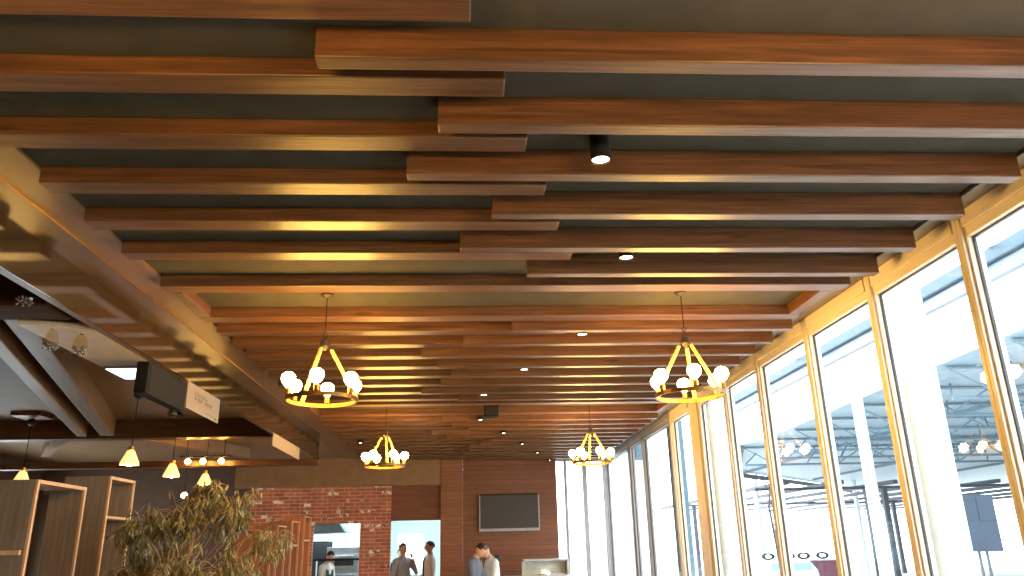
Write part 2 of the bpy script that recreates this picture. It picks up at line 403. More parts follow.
for x0, x1 in ((.17, .235), (.58, .68), (1.03, 1.105)): fr.box(x0, x1, .0, .1, .02, 3.42, .006)
fr.box(.001, 1.105, -.001, .1, 3.421, 3.49, .006); fr.box(.001, 1.105, -.001, .1, 0.001, .019)
fr.build('frame', M['greyframe'], o)
MB().box(.002, 1.03, .05, .056, .021, 3.42).build('pane', M['pane'], o)
struct(MB().box(3.05, 3.35, -4, -1.601, 0, 3.75).build('wall_right', M['soffit']))

# ------------------------------------------------------------------ chandeliers
def make_chandelier(rot=0):
    t = thing('chandelier', 'x', 'chandelier', (0, 0, ZC), rot, 'ring chandeliers with glowing bulbs')
    D = lambda z: z-ZC
    MB().lathe([(.05, 0), (.05, -.012), (.02, -.03)], seg=20).build('ceiling_rose', M['darkiron'], t)
    MB().tube([(0, 0, -.03), (0, 0, D(3.25))], .004, 6).build('cord', M['black'], t)
    ch = MB(); 
    for i, z in enumerate((3.235, 3.205, 3.175)):
        ch.torus((0, 0, D(z)), .017, .004, Matrix.Rotation(PI/2, 3, 'X') if i % 2 else Matrix.Rotation(PI/2, 3, 'Y'))
    ch.build('chain', M['darkiron'], t)
    MB().lathe([(.012, D(3.175)), (.032, D(3.165)), (.036, D(3.12)), (.02, D(3.10)), (.012, D(3.09))], seg=18).build('hub', M['darkiron'], t)
    for j in range(3):
        a = 2*PI*j/3+.25; ca, sa = math.cos(a), math.sin(a)
        p0 = Vector((.055*ca, .055*sa, D(3.095))); p1 = Vector((.262*ca, .262*sa, D(2.721)))
        m = MB(); p_h = Vector((.02*ca, .02*sa, D(3.125)))
        m.tube([p_h, p0], .005, 6); h = m.build('hook', M['darkiron'], t)
        m = MB(); n = 26
        pts = [p0.lerp(p1, i/n) for i in range(n+1)]
        m.tube(pts, [.0135+.002*(i % 2) for i in range(n+1)], 10)
        m.build('rope_arm', M['rope'], t)
    MB().ring(0, 0, D(2.69), .258, .272, .030).build('ring', M['iron'], t)
    for j in range(6):
        a = 2*PI*j/6+.55; x, y = .265*math.cos(a), .265*math.sin(a)
        MB().lathe([(.012, D(2.72)), (.02, D(2.725)), (.02, D(2.765)), (.014, D(2.775))], x, y, 12).build('socket', M['iron'], t)
        MB().lathe([(.012, D(2.775)), (.022, D(2.786)), (.047, D(2.815)), (.053, D(2.84)), (.046, D(2.868)), (.024, D(2.886)), (.004, D(2.89))], x, y, 16).build('bulb', M['bulb'], t, True)
    return t
chd = make_chandelier()
spots = [(-1.10, 5.87, .0, 'near left ring chandelier hanging in front of the brown bulkhead'), (1.735, 5.85, .9, 'near right ring chandelier hanging beside the tall windows'),
         (-1.115, 10.74, .5, 'far left ring chandelier hanging above the kitchen doorway'), (1.72, 10.74, 1.3, 'far right ring chandelier hanging in front of the end windows'),
         (-1.10, 1.0, .3, 'unseen ring chandelier added overhead beside the photographer, bulkhead side'), (1.735, 1.0, 1.1, 'unseen ring chandelier added overhead beside the photographer, window side')]  # out of view, added to continue the spacing and light the nearest beams
for i, (x, y, r, lab) in enumerate(spots):
    c = chd if i == 0 else copy_tree(chd)
    c.location = (x, y, ZC); c.rotation_euler = (0, 0, r); c['label'] = lab

# ------------------------------------------------------------------ downlights
def make_can():
    t = thing('ceiling_spotlight', 'x', 'spotlight', (0, 0, ZC), 0, 'small black spotlights between the beams')
    MB().lathe([(.05, 0), (.05, -.15), (.044, -.15), (.044, -.128)], seg=20).build('housing', M['black'], t, True)
    MB().lathe([(.0435, -.129), (.043, -.140), (.006, -.148)], seg=20).build('lens', M['spot'], t, True)
    return t
can = make_can()
dl = [(.66, 3.345, 'cylinder spotlight nearest the photographer with a bright lens'), (1.05, 4.68, 'spotlight peeking between the last beams before the near chandeliers'),
      (1.03, 6.59, 'spotlight just behind the near chandelier bay, right of the middle'), (.61, 7.98, 'spotlight in the middle of the beams between the chandelier pairs'),
      (.21, 9.38, 'spotlight just in front of the small black ceiling box'), (.20, 11.28, 'spotlight just behind the small black ceiling box'),
      (.60, 12.68, 'second spotlight behind the black ceiling box in the diagonal row'), (1.0, 14.08, 'third spotlight behind the black ceiling box in the diagonal row'),
      (1.40, 15.46, 'fourth spotlight behind the black ceiling box in the diagonal row'), (1.78, 16.86, 'last spotlight of the diagonal row beside the end wall'),
      (-1.84, 13.62, 'spotlight on the far left beside the bulkhead, left of a chandelier')]
for i, (x, y, lab) in enumerate(dl):
    c = can if i == 0 else copy_tree(can)
    c.location = (x, y, ZC); c['label'] = lab
t = thing('ceiling_speaker', 'small black box mounted on the ceiling between two full-width beams', 'speaker', (.34, 10.74, ZC))
MB().box(-.1, .1, -.09, .09, -.2, -.02, .012).build('body', M['black'], t)
MB().box(-.02, .02, -.02, .02, -.02, 0).build('bracket', M['darkiron'], t)
MB().box(-.085, .085, -.097, -.0905, -.18, -.04, .003).build('grille', M['darkiron'], t)

# ------------------------------------------------------------------ back wall furniture
t = thing('television', 'wall-mounted flat television with dark screen on the wood plank wall', 'television', (.905, YB, 2.35))
MB().box(-.4, .4, -.06, -.001, -.25, .25).build('wall_bracket', M['black'], t)
b = MB(); b.box(-.65, .65, -.11, -.0601, -.385, .385, .008); b.build('casing', M['black'], t)
MB().box(-.62, .62, -.116, -.1101, -.32, .36).build('screen', M['screen'], t)
b = MB(); b.box(-.65, .65, -.122, -.1101, -.385, -.325, .004); b.box(-.65, -.625, -.119, -.1101, -.324, .365, .003); b.box(.625, .65, -.119, -.1101, -.324, .365, .003)
b.build('bezel', M['greyframe'], t)

t = thing('counter', 'white service counter under the glass display case', 'counter', (1.5, 15.9, 0))
MB().box(-.75, .6, -.3, .3, .06, 1.06, .01).build('body', M['whitepaint'], t)
MB().box(-.78, .63, -.33, .33, 1.061, 1.1, .008).build('worktop', M['whitepaint'], t)
MB().box(-.7, .55, -.26, .26, 0, .06).build('plinth', M['black'], t)
t = thing('display_case', 'glass display case with pale metal frame on the white counter', 'display case', (1.51, 15.9, 1.1))
b = MB()
for x in (-.42, .42):
    for y in (-.25, .25): b.box(x-.015, x+.015, y-.015, y+.015, .001, .27)
b.box(-.44, .44, -.27, .27, .27, .31, .006); b.box(-.43, .43, -.26, .26, .0005, .02)
b.build('frame', M['steel'], t)
for y in (-.253, .247): MB().box(-.404, .404, y, y+.006, .022, .268).build('glass_panel', M['pane'], t)
MB().box(-.40, .40, -.22, .22, .12, .128).build('shelf', M['pane'], t)
MB().ball((.05, -.1, .05), .025, (1.4, 1, .8)).build('lamp', M['spot'], t, True)
MB().box(.4205, .45, -.234, .234, .022, .268).build('side_panel', M['steel'], t); MB().box(-.404, .404, .22, .235, .022, .268).build('back_panel', M['steel'], t)

# kitchen
t = thing('extractor_hood', 'steel extractor hood seen through the serving hatch', 'extractor hood', (-3.3, 19.3, 0))
b = MB(); bm = b.bm
lo = [bm.verts.new(p) for p in ((-.7, -.5, 2.05), (.5, -.5, 2.05), (.5, .5, 2.05), (-.7, .5, 2.05))]
hi = [bm.verts.new(p) for p in ((-.7, -.2, 2.5), (.1, -.2, 2.5), (.1, .4, 2.5), (-.7, .4, 2.5))]
bm.faces.new(lo[::-1]); bm.faces.new(hi)
for i in range(4): bm.faces.new((lo[i], lo[(i+1) % 4], hi[(i+1) % 4], hi[i]))
b.build('canopy', M['hood'], t)
MB().box(-.6, 0, -.1, .3, 2.501, 3.099).build('duct', M['hood'], t)
t = thing('oven', 'stacked steel oven with dark door seen through the serving hatch', 'oven', (-3.1, 21.2, 0))
MB().box(-.45, .45, -.4, .4, .1, 1.75, .02).build('body', M['steel'], t)
for z in (.45, .95, 1.4):
    d = MB().box(-.36, .36, -.43, -.401, z-.18, z+.18, .01).build('door', M['steel'], t)
    MB().box(-.24, .24, -.437, -.431, z-.1, z+.08).build('window', M['screen'], d)
    MB().tube([(-.25, -.46, z+.13), (.25, -.46, z+.13)], .012, 8).build('handle', M['chrome'], d)
for sx in (-.4, .4):
    for sy in (-.35, .35): MB().tube([(sx, sy, 0), (sx, sy, .1)], .025, 8).build('foot', M['steel'], t)
t = thing('refrigerator', 'dark refrigerator cabinet standing behind the kitchen worker', 'refrigerator', (-3.78, 21.5, 0))
MB().box(-.2, .2, -.35, .35, .05, 1.9, .02).build('body', M['black'], t)
MB().box(-.19, .19, -.38, -.351, .12, 1.86, .01).build('door', M['screen'], t)
MB().tube([(.15, -.392, .9), (.15, -.392, 1.4)], .012, 8).build('handle', M['chrome'], t)
MB().box(-.18, .18, -.3, .3, 0, .05).build('plinth', M['black'], t)
t = thing('pass_shelf', 'dark shelf on steel legs across the serving hatch', 'shelf', (-2.78, YB+.45, 0))
MB().box(-.5, .5, -.14, .14, 1.45, 1.49, .006).build('board', M['black'], t)
for sx in (-.45, .45): MB().tube([(sx, 0, 0), (sx, 0, 1.45)], .018, 8).build('leg', M['steel'], t)
for x, y, lab in ((-3.3, 20.6, 'bright ceiling light panel over the kitchen hatch'), (-.9, 19.8, 'bright ceiling light panel behind the kitchen doorway')):
    t = thing('ceiling_light', lab, 'ceiling light', (x, y, 3.1), 0, 'kitchen ceiling lights')
    MB().box(-.62, .62, -.32, .32, -.04, -.0005, .005).build('frame', M['whitepaint'], t)
    MB().box(-.58, .58, -.28, .28, -.047, -.0401).build('diffuser', emitter('kitchen_diffuser', (226, 246, 255), 24), t)
o = bpy.data.objects.new('window_30', None); C.objects.link(o); struct(o); o.location = (-1.52, 21.995, 0)
b = MB(); b.box(-.36, .36, -.05, 0, 1.0, 1.06); b.box(-.36, .36, -.05, 0, 2.0, 2.06); b.box(-.36, -.3, -.05, 0, 1.061, 1.999); b.box(.3, .36, -.05, 0, 1.061, 1.999)
b.build('frame', M['whitepaint'], o)
MB().box(-.3, .3, -.02, -.005, 1.061, 1.999).build('pane', emitter('daylit_window', (236, 248, 255), 3), o)

# ------------------------------------------------------------------ left room
t_specs = [((-5.26, 11.68), (-3.16, 5.1), .18, 'long timber beam of the left room nearer the bulkhead, running lengthwise'),
           ((-5.63, 11.7), (-3.46, 5.1), .13, 'long timber beam of the left room further from the bulkhead, running lengthwise')]
for (p, q, wd, lab) in t_specs:
    p, q = Vector((*p, 0)), Vector((*q, 0)); d = (q-p); a = math.atan2(d.y, d.x)
    b = MB().obox(Matrix.Rotation(0, 4, 'Z'), wd, d.length, .26, .008)
    o = b.build('ceiling_beam', M['lbeam'], loc=((p+q)/2+Vector((0, 0, 3.43))))
    o.rotation_euler = (0, 0, a-PI/2); tag(o, lab, 'ceiling beam', 'slanting left room beams')
def xbeam(x0, x1, y0, y1, z0, z1, lab, mat='beam'):
    o = MB().box(-(x1-x0)/2, (x1-x0)/2, -(y1-y0)/2, (y1-y0)/2, z0, z1, .008).build('ceiling_beam', M[mat], loc=((x0+x1)/2, (y0+y1)/2, 0))
    tag(o, lab, 'ceiling beam', 'crosswise left room beams')
xbeam(-8.9, -2.61, 11.8, 12.05, 3.28, 3.559, 'crosswise timber beam in the left room where the two long beams end')
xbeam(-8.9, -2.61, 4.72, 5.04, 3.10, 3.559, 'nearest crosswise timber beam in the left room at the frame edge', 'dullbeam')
xbeam(-8.9, -5.9, 9.3, 9.5, 3.36, 3.559, 'short reddish crosswise beam at the left edge of the left room')
xbeam(-8.9, -2.47, 13.21, 13.4, 3.0, 3.10, 'low thin crosswise timber rail where the glossy bulkhead ends')
for i, (a_, b_) in enumerate((((-7.6, 14.6), (-6.2, 12.2)), ((-4.2, 15.2), (-5.25, 12.2)))):
    p, q = Vector((*a_, 0)), Vector((*b_, 0)); d = q-p
    o = MB().obox(Matrix(), .16, d.length, .2, .008).build('ceiling_beam', M['lbeam'], loc=((p+q)/2+Vector((0, 0, 3.459))))
    o.rotation_euler = (0, 0, math.atan2(d.y, d.x)-PI/2)
    tag(o, ('slanting beam at far left behind the crosswise beam', 'slanting beam above the row of glowing bulbs')[i], 'ceiling beam', 'slanting left room beams')

def make_pendant():
    t = thing('pendant_lamp', 'x', 'pendant lamp', (0, 0, 3.56), 0, 'glowing glass pendant lamps in the left room')
    MB().ball((0, 0, -.06), .06, (1, 1, .9)).build('canopy', M['darkiron'], t, True)
    MB().tube([(0, 0, -.1), (0, 0, -.68)], .005, 6).build('cord', M['black'], t)
    MB().lathe([(.02, -.68), (.032, -.69), (.032, -.73), (.025, -.74)], seg=14).build('socket', M['gold'], t)
    MB().lathe([(.045, -.74), (.115, -.885), (.112, -.905), (.106, -.885), (.04, -.745)], seg=8, cap=False).build('lamp_shade', M['shade'], t)
    MB().ball((0, 0, -.875), .042, (1, 1, 1.15)).build('bulb', M['bulb'], t, True)
    return t
pd = make_pendant()
for i, (x, y, z, lab) in enumerate([(-4.03, 9.63, 3.56, 'largest glowing pendant lamp with a faceted glass shade, nearest in the left room'), (-4.08, 11.15, 3.56, 'second glowing pendant lamp right of the largest one'),
                        (-4.09, 12.6, 3.56, 'small glowing pendant lamp hanging just over the tree top'), (-6.1, 11.2, 3.50, 'glowing pendant lamp above the grey bookcase at far left')]):
    c = pd if i == 0 else copy_tree(pd)
    c.location = (x, y, z); c['label'] = lab
tag(MB().box(-.2, .2, -.2, .2, 0, .0595).build('ceiling_plate', M['header'], loc=(-6.1, 11.2, 3.5)), 'small brown ceiling plate carrying the far left pendant lamp', 'ceiling plate')
t = thing('track_light', 'bar of three glowing round bulbs right of the pendant lamps', 'track light', (-4.25, 13.0, 3.06))
MB().tube([(-.4, 0, .08), (.4, 0, .08)], .014, 8).build('bar', M['darkiron'], t)
for x in (-.3, .3): MB().tube([(x, 0, .08), (x, 0, .5)], .008, 6).build('rod', M['darkiron'], t)
wb = emitter('warm_round_bulb', (255, 190, 90), 40)
for x in (-.27, -.03, .26):
    MB().lathe([(.02, .066), (.02, .045)], x, 0, 10).build('socket', M['darkiron'], t)
    MB().ball((x, 0, 0), .045).build('bulb', wb, t, True)
t = thing('wall_lamp', 'single glowing bulb hanging behind the top of the tree', 'lamp', (-4.76, 13.7, 2.58))
MB().tube([(0, 0, .06), (0, 0, .779)], .005, 6).build('cord', M['black'], t)
MB().lathe([(.016, .08), (.022, .07), (.022, .045)], seg=12).build('socket', M['darkiron'], t)
MB().ball((0, 0, 0), .05).build('bulb', wb, t, True)

def crystal(x, y, z, top, lab):
    t = thing('crystal_lamp', lab, 'lamp', (x, y, z), 0, 'unlit crystal ceiling lamps')
    MB().lathe([(.02, .085), (.03, .07), (.05, .0), (.046, -.004)], seg=16).build('lamp_shade', M['amberglass'], t, True)
    MB().lathe([(.012, top-z), (.012, .0855)], seg=10).build('stem', M['chrome'], t)
    b = MB()
    for k_ in range(20):
        a = 2.4*k_; r = .011*math.sqrt(k_)
        bmesh.ops.create_icosphere(b.bm, subdivisions=1, radius=.011, matrix=Matrix.Translation((r*math.cos(a), r*math.sin(a), -.014-.013*(k_ % 3))))
    b.build('crystal_cluster', M['chrome'], t)
crystal(-2.69, 4.62, 3.12, 3.56, 'unlit crystal lamp at the far left frame edge')
crystal(-2.79, 5.18, 2.985, 3.08, 'unlit crystal lamp under the pale panel, left one of two together')
crystal(-2.655, 5.3, 2.985, 3.08, 'unlit crystal lamp under the pale panel, right one of two together')

# glowing quad standing in for a window reflection, loudspeaker and posters at the bulkhead
t = thing('ceiling_light', 'small bluish-white window reflection imitated by a glowing quad under the pale panel beside the black loudspeaker', 'ceiling light', (-2.78, 6.5, 3.08))
MB().box(-.16, .16, -.2, .2, -.018, 0, .003).build('frame', M['chrome'], t)  # rim added around the imitated reflection
MB().box(-.15, .15, -.19, .19, -.024, -.0185).build('diffuser', M['winreflect'], t)  # emissive sheet in place of a bluish window reflection
t = thing('loudspeaker', 'black loudspeaker box hung under the edge of the brown bulkhead', 'loudspeaker', (-2.53, 6.5, 3.08))
MB().box(-.05, .05, -.45, .40, -.27, -.02, .012).build('cabinet', M['black'], t)
MB().box(.051, .056, -.42, .37, -.25, -.04, .002).build('grille', M['black'], t)
for y in (-.3, .3): MB().box(-.03, .02, y-.02, y+.02, -.021, 0).build('bracket', M['black'], t)
MB().lathe([(.02, -.27), (.04, -.3), (.04, -.32), (.02, -.335)], -.01, .3, 14).build('knob', M['darkiron'], t)
t = thing('poster', 'pale paper poster with dark and red print hanging under the bulkhead', 'poster', (-2.475, 7.37, 3.081), 0)
b = MB().box(-.004, .004, -.46, .46, -.235, -.001); b.build('sheet', M['paper'], t)
random.seed(11)
def marks(y0, y1, z, h, wmin, wmax, gap, mat='ink'):
    mb = MB(); y = y0
    while y < y1:
        w_ = random.uniform(wmin, wmax)
        mb.box(.0041, .0052, y, min(y+w_, y1), z-h/2, z+h/2); y += w_+gap
    mb.build('text_line', M[mat], t)
marks(-.27, .06, -.06, .008, .01, .03, .012); marks(-.28, .1, -.082, .010, .01, .04, .01)
for k_, y in enumerate((-.26, -.18, -.10, .02, .10, .17)):
    ink = MB()
    ink.box(.0041, .0052, y, y+.016, -.135, -.10); ink.box(.0041, .0052, y+.016, y+.055, -.106, -.10); ink.box(.0041, .0052, y+.016, y+.055, -.122, -.116)
    if k_ % 2: ink.box(.0041, .0052, y+.04, y+.055, -.1155, -.1065); ink.box(.0041, .0052, y+.016, y+.055, -.135, -.129)
    ink.build('headline_letter', M['ink'], t)
marks(-.32, .36, -.152, .007, .02, .05, .012, 'redink'); marks(.05, .3, -.2, .005, .02, .05, .02); marks(.33, .4, -.21, .018, .02, .02, .006)
t = thing('poster', 'blank pale board under the far end of the bulkhead', 'poster', (-2.475, 10.9, 3.081), 0)
MB().box(-.004, .004, -.82, .82, -.16, -.001).build('sheet', M['paper'], t)
MB().box(-.006, .006, -.82, .82, -.168, -.161).build('edge_strip', M['header'], t)

# ------------------------------------------------------------------ bookcases
def bookcase(x, y0, y1, z, depth, shelves, label, group=None, open_back=True, cleat=False, th=.03):
    w_ = y1-y0; t = thing('bookcase', label, 'bookcase', (x, (y0+y1)/2, 0), 0, group)
    for s in (-1, 1):
        p = MB().box(-depth, -.021, s*w_/2-(th if s > 0 else 0), s*w_/2+(0 if s > 0 else th), 0, z, .003).build('side_panel', M['shelfwood'], t)
        MB().box(-.02, 0, s*w_/2-(th if s > 0 else 0), s*w_/2+(0 if s > 0 else th), 0, z, .003).build('edge_band', M['shelfedge'], p)
    MB().box(-depth, 0, -w_/2+th+.001, w_/2-th-.001, z-th, z, .003).build('top_panel', M['shelfedge'], t)
    for q in shelves: MB().box(-depth+.01, -.01, -w_/2+th+.001, w_/2-th-.001, q, q+.025, .003).build('shelf', M['shelfedge'], t)
    if not open_back: MB().box(-depth, -depth+.012, -w_/2+th+.001, w_/2-th-.001, .05, z-th-.001).build('back_panel', M['shelfwood'], t)
    if cleat: MB().box(-depth, -.04, -w_/2-.03, -w_/2-.0005, 1.64, 1.675, .003).build('cleat', M['shelfedge'], t)
    return t
bookcase(-3.347, 6.385, 7.20, 2.2, .30, (.4, .9, 1.2), 'tall grey wooden bookcase with open front at the left frame edge', None, True, True)
bookcase(-3.31, 7.56, 8.12, 2.33, .42, (.4, .9, 1.3, 1.95), 'tall grey wooden bookcase between the nearest bookcase and the leafy tree', None, False)
lat = [(9.2, 9.65, 1.86, 'narrow reddish shelf tower nearest the tree in the row before the brick wall'), (9.95, 10.38, 1.94, 'second narrow shelf tower from the tree, before the brick wall'),
       (10.74, 11.2, 2.02, 'third narrow shelf tower from the tree, before the brick wall'), (11.53, 12.0, 2.11, 'narrow shelf tower furthest from the tree, beside the serving hatch')]
M_sw, M_se = M['shelfwood'], M['shelfedge']
M['shelfedge'] = plain('dull_shelf_edge', (150, 116, 90), .6)
M['shelfwood'] = wood('red_brown_shelf_wood', (110, 62, 36), (136, 80, 48), (156, 96, 60), 'z', .5, knots=False)
for y0, y1, z, lab in lat:
    bookcase(-2.29, y0, y1, z, .3, (.4, .8, 1.25, z-.28-.18*(y0 % .7)), lab, 'narrow shelf towers in a row', th=.016)
M['shelfwood'] = M_sw; M['shelfedge'] = M_se

# ------------------------------------------------------------------ indoor tree
def make_tree(x, y):
    random.seed(5)
    t = thing('potted_tree', 'leafy olive-green indoor tree with drooping leaves beside the bookcases', 'potted plant', (x, y, 0))
    p = MB().lathe([(.17, 0), (.2, .02), (.25, .38), (.26, .42), (.235, .42), (.225, .36)], seg=28).build('pot', M['pot'], t, True)
    MB().lathe([(.005, .37), (.222, .365)], seg=24, cap=False).build('soil', M['soil'], t)
    tr = MB(); tr.tube([(0, 0, .3), (.03, .02, .8), (-.02, 0, 1.3), (.04, .02, 1.75), (.06, 0, 2.1)], [.035, .032, .026, .016, .006], 9)
    tr.tube([(.02, .01, .35), (-.06, .05, .9), (-.16, .02, 1.5), (-.26, 0, 1.9)], [.024, .02, .014, .005], 8)
    fol = MB(); tips = []
    lobes = [((-.05, 0, 1.9), .30), ((-.36, 0, 1.80), .27), ((.32, .05, 1.95), .30), ((.12, 0, 2.1), .20), ((.62, .15, 1.68), .20), ((-.1, -.1, 1.45), .36), ((.35, 0, 1.45), .33), ((-.42, .1, 1.5), .24), ((0, 0, 1.15), .35), ((-.38, -.1, 1.2), .3), ((.34, -.1, 1.15), .3)]
    for (c, r) in lobes:
        c = Vector(c)
        for k_ in range(int(44*r/.3)):
            d = Vector((random.gauss(0, 1), random.gauss(0, 1), random.gauss(0, 1))).normalized()
            e = c+d*r*random.uniform(.35, 1); s = Vector((.0, 0, max(.9, e.z-.5))) if k_ % 7 == 0 else c+d*.05
            mid = s.lerp(e, .5)+Vector((0, 0, .04))
            tr.tube([s, mid, e], [.005, .0035, .0015], 5)
            for q in range(13):
                f_ = random.uniform(.2, 1.05); base = s.lerp(e, f_) if f_ < 1 else e
                base = base+Vector((random.gauss(0, .018), random.gauss(0, .018), random.gauss(0, .012)))
                ax = Vector((random.gauss(0, .55), random.gauss(0, .55), -random.uniform(.6, 1.5))).normalized()
                L = random.uniform(.06, .10); wv = ax.orthogonal().normalized(); wv.rotate(Matrix.Rotation(random.uniform(0, 6.28), 3, ax)); wv *= random.uniform(.007, .011)
                nn = ax.cross(wv).normalized()*.004
                v = [fol.bm.verts.new(pp) for pp in (base, base+ax*L*.4+wv+nn, base+ax*L, base+ax*L*.4-wv+nn, base+ax*L*.5)]
                fol.bm.faces.new((v[0], v[1], v[4])); fol.bm.faces.new((v[1], v[2], v[4])); fol.bm.faces.new((v[2], v[3], v[4])); fol.bm.faces.new((v[3], v[0], v[4]))
    tr.build('trunk', M['bark'], t, True); fol.build('foliage', M['leaf'], t)
make_tree(-2.28, 6.75)

# ------------------------------------------------------------------ people
def skin_mesh(verts, edges, radii, sub=1):
    me = bpy.data.meshes.new('tmp'); me.from_pydata(verts, edges, [])
    o = bpy.data.objects.new('tmp', me); C.objects.link(o)
    o.modifiers.new('s', 'SKIN'); sb = o.modifiers.new('u', 'SUBSURF'); sb.levels = sub; sb.render_levels = sub
    for i, r in enumerate(radii):
        rr = r if isinstance(r, tuple) else (r, r)
        me.skin_vertices[0].data[i].radius = rr; me.skin_vertices[0].data[i].use_root = (i == 0)
    dg = bpy.context.evaluated_depsgraph_get(); dg.update()
    res = bpy.data.meshes.new_from_object(o.evaluated_get(dg))
    bpy.data.objects.remove(o); bpy.data.meshes.remove(me); return res

def person(x, y, rz, label, H, skin, hair, shirt, trousers, arms, lean=0, nod=0, extra=None, group=None):
    """faces local -Y; arms = ((elbowL, handL), (elbowR, handR)) in units of height; lean/nod in radians"""
    t = thing('person', label, 'person', (x, y, 0), rz, group)
    s = H/1.75
    def tp(p):        # torso lean about the hips
        p = Vector(p); hip = Vector((0, 0, .95)); d = p-hip
        d.rotate(Matrix.Rotation(lean, 3, 'X')); return (hip+d)*s
    neck = Vector((0, .01, 1.46))
    def hp(p):
        d = Vector(p)-neck; d.rotate(Matrix.Rotation(nod, 3, 'X')); return tp(neck+d)
    V = []; E_ = []; Rr = []
    def add(p, r, par=None):
        V.append(p); Rr.append(tuple(q*s for q in r) if isinstance(r, tuple) else r*s)
        if par is not None: E_.append((par, len(V)-1))
        return len(V)-1
    pel = add(Vector((0, 0, .95))*s, (.15, .105)); wst = add(tp((0, .0, 1.1)), (.135, .10), pel); chs = add(tp((0, .01, 1.3)), (.155, .11), wst)
    nb = add(tp((0, .015, 1.43)), (.08, .07), chs); nk = add(hp((0, .008, 1.50)), .06, nb)
    add(hp((0, .0, 1.575)), .056, nk)
    for sd in (-1, 1):
        kn = add(Vector((sd*.10, -.01, .5))*s, .058, add(Vector((sd*.095, 0, .84))*s, .085, pel))
        an = add(Vector((sd*.105, .01, .1))*s, .04, kn); add(Vector((sd*.115, -.13, .035))*s, (.042, .03), an)
    hands = []
    for i, sd in enumerate((-1, 1)):
        sh = add(tp((sd*.18, .01, 1.4)), .058, chs); el = add(tp(arms[i][0]), .042, sh); wr = add(tp(arms[i][1]), .028, el)
        hands.append((tp(arms[i][0]), tp(arms[i][1]), sd))
    mb = MB().add_mesh(skin_mesh(V, E_, Rr, 2))
    hm = bmesh.new(); bmesh.ops.create_uvsphere(hm, u_segments=24, v_segments=16, radius=1)
    for v in hm.verts:
        k_ = max(0, -v.co.z)
        v.co = hp((v.co.x*.077*(1-.3*k_*k_), -.004-.012*k_+v.co.y*.097*(1-.12*k_), 1.64+v.co.z*.12))
    hme = bpy.data.meshes.new('tmp'); hm.to_mesh(hme); hm.free(); mb.add_mesh(hme); bpy.data.meshes.remove(hme)
    for e0, w0, sd in hands:
        d = (w0-e0).normalized(); side = d.cross(Vector((0, 0, 1)))
        side = side.normalized() if side.length > .1 else Vector((0, 1, 0)); up = side.cross(d)
        c0 = w0; c1 = w0+d*.085*s
        mb.add_mesh(skin_mesh([c0, w0+d*.045*s, c1], [(0, 1), (1, 2)], [(.024*s, .02*s), (.038*s, .018*s), (.036*s, .015*s)]))
        for k_, (of, ln) in enumerate(((-.028, .062), (-.0095, .074), (.0095, .07), (.027, .054))):
            b0 = c1+side*of*s-d*.01*s; b1 = b0+d*ln*.55*s; b2 = b1+(d*.7-up*.6*1).normalized()*ln*.5*s
            mb.add_mesh(skin_mesh([b0, b1, b2], [(0, 1), (1, 2)], [.009*s, .0085*s, .007*s]))
        b0 = w0+d*.03*s-side*.03*s*sd; b1 = b0+(d*.6-side*.7*sd)*.04*s; b2 = b1+d*.035*s
        mb.add_mesh(skin_mesh([b0, b1, b2], [(0, 1), (1, 2)], [.011*s, .0095*s, .008*s]))
    rot = Matrix.Rotation(lean+nod, 3, 'X')
    mb.ball(hp((0, -.104, 1.63)), .016*s, (.8, 1.3, 1.7), 10, rot)              # nose
    for sd in (-1, 1): mb.ball(hp((sd*.078, .005, 1.635)), .026*s, (.35, .7, 1.2), 10, rot)   # ears
    mb.build('body', skin, t, True)
    b = MB()
    for sd in (-1, 1): b.ball(hp((sd*.03, -.089, 1.65)), .010*s, (1.3, .7, .8), 8, rot)
    b.build('eyes', M['hair'], t, True)
    MB().ball(hp((0, -.098, 1.585)), .02*s, (1.2, .4, .35), 8, rot).build('mouth', plain('lips', (140, 80, 70), .5), t, True)
    hb = bmesh.new(); bmesh.ops.create_uvsphere(hb, u_segments=20, v_segments=14, radius=1)
    bmesh.ops.delete(hb, geom=[v for v in hb.verts if v.co.z < -.55 or (v.co.y < -.45 and v.co.z < .38) or (abs(v.co.x) > .75 and v.co.z < -.15)], context='VERTS')
    for v in hb.verts:
        n_ = 1+.05*math.sin(v.co.x*19+v.co.z*13)*math.cos(v.co.y*17)
        v.co = hp((v.co.x*.086*n_, .008+v.co.y*.106*n_, 1.665+v.co.z*.105*n_))
    g = bmesh.ops.solidify(hb, geom=hb.faces, thickness=.008*s)
    m = MB(); m.bm.free(); m.bm = hb; m.build('hair', hair, t, True)
    # clothes
    def loft(mb_, prof, fn, seg=22):
        rings = []
        for z, rx, ry, oy in prof: rings.append([mb_.bm.verts.new(fn((rx*math.cos(2*PI*q/seg), oy+ry*math.sin(2*PI*q/seg), z))) for q in range(seg)])
        for r0, r1 in zip(rings, rings[1:]):
            for q in range(seg): mb_.bm.faces.new((r0[q], r0[(q+1) % seg], r1[(q+1) % seg], r1[q]))
        mb_.bm.faces.new(rings[0][::-1]); mb_.bm.faces.new(rings[-1])
    m = MB(); loft(m, [(.86, .172, .128, 0), (.97, .168, .125, 0), (1.1, .158, .12, 0), (1.25, .172, .128, .005), (1.36, .182, .122, .01), (1.42, .165, .1, .012), (1.462, .1, .08, .012), (1.49, .07, .068, .012)], tp)
    for i, sd in enumerate((-1, 1)):
        e_ = tp(arms[i][0]); h_ = tp(arms[i][1]); s0 = tp((sd*.13, .01, 1.4)); s1 = tp((sd*.185, .01, 1.385))
        m.tube([s0, s1, s1.lerp(e_, .5), e_, e_.lerp(h_, .45), e_.lerp(h_, .92)], [.075*s, .073*s, .062*s, .054*s, .048*s, .04*s], 14)
    m.build('shirt', shirt, t, True)
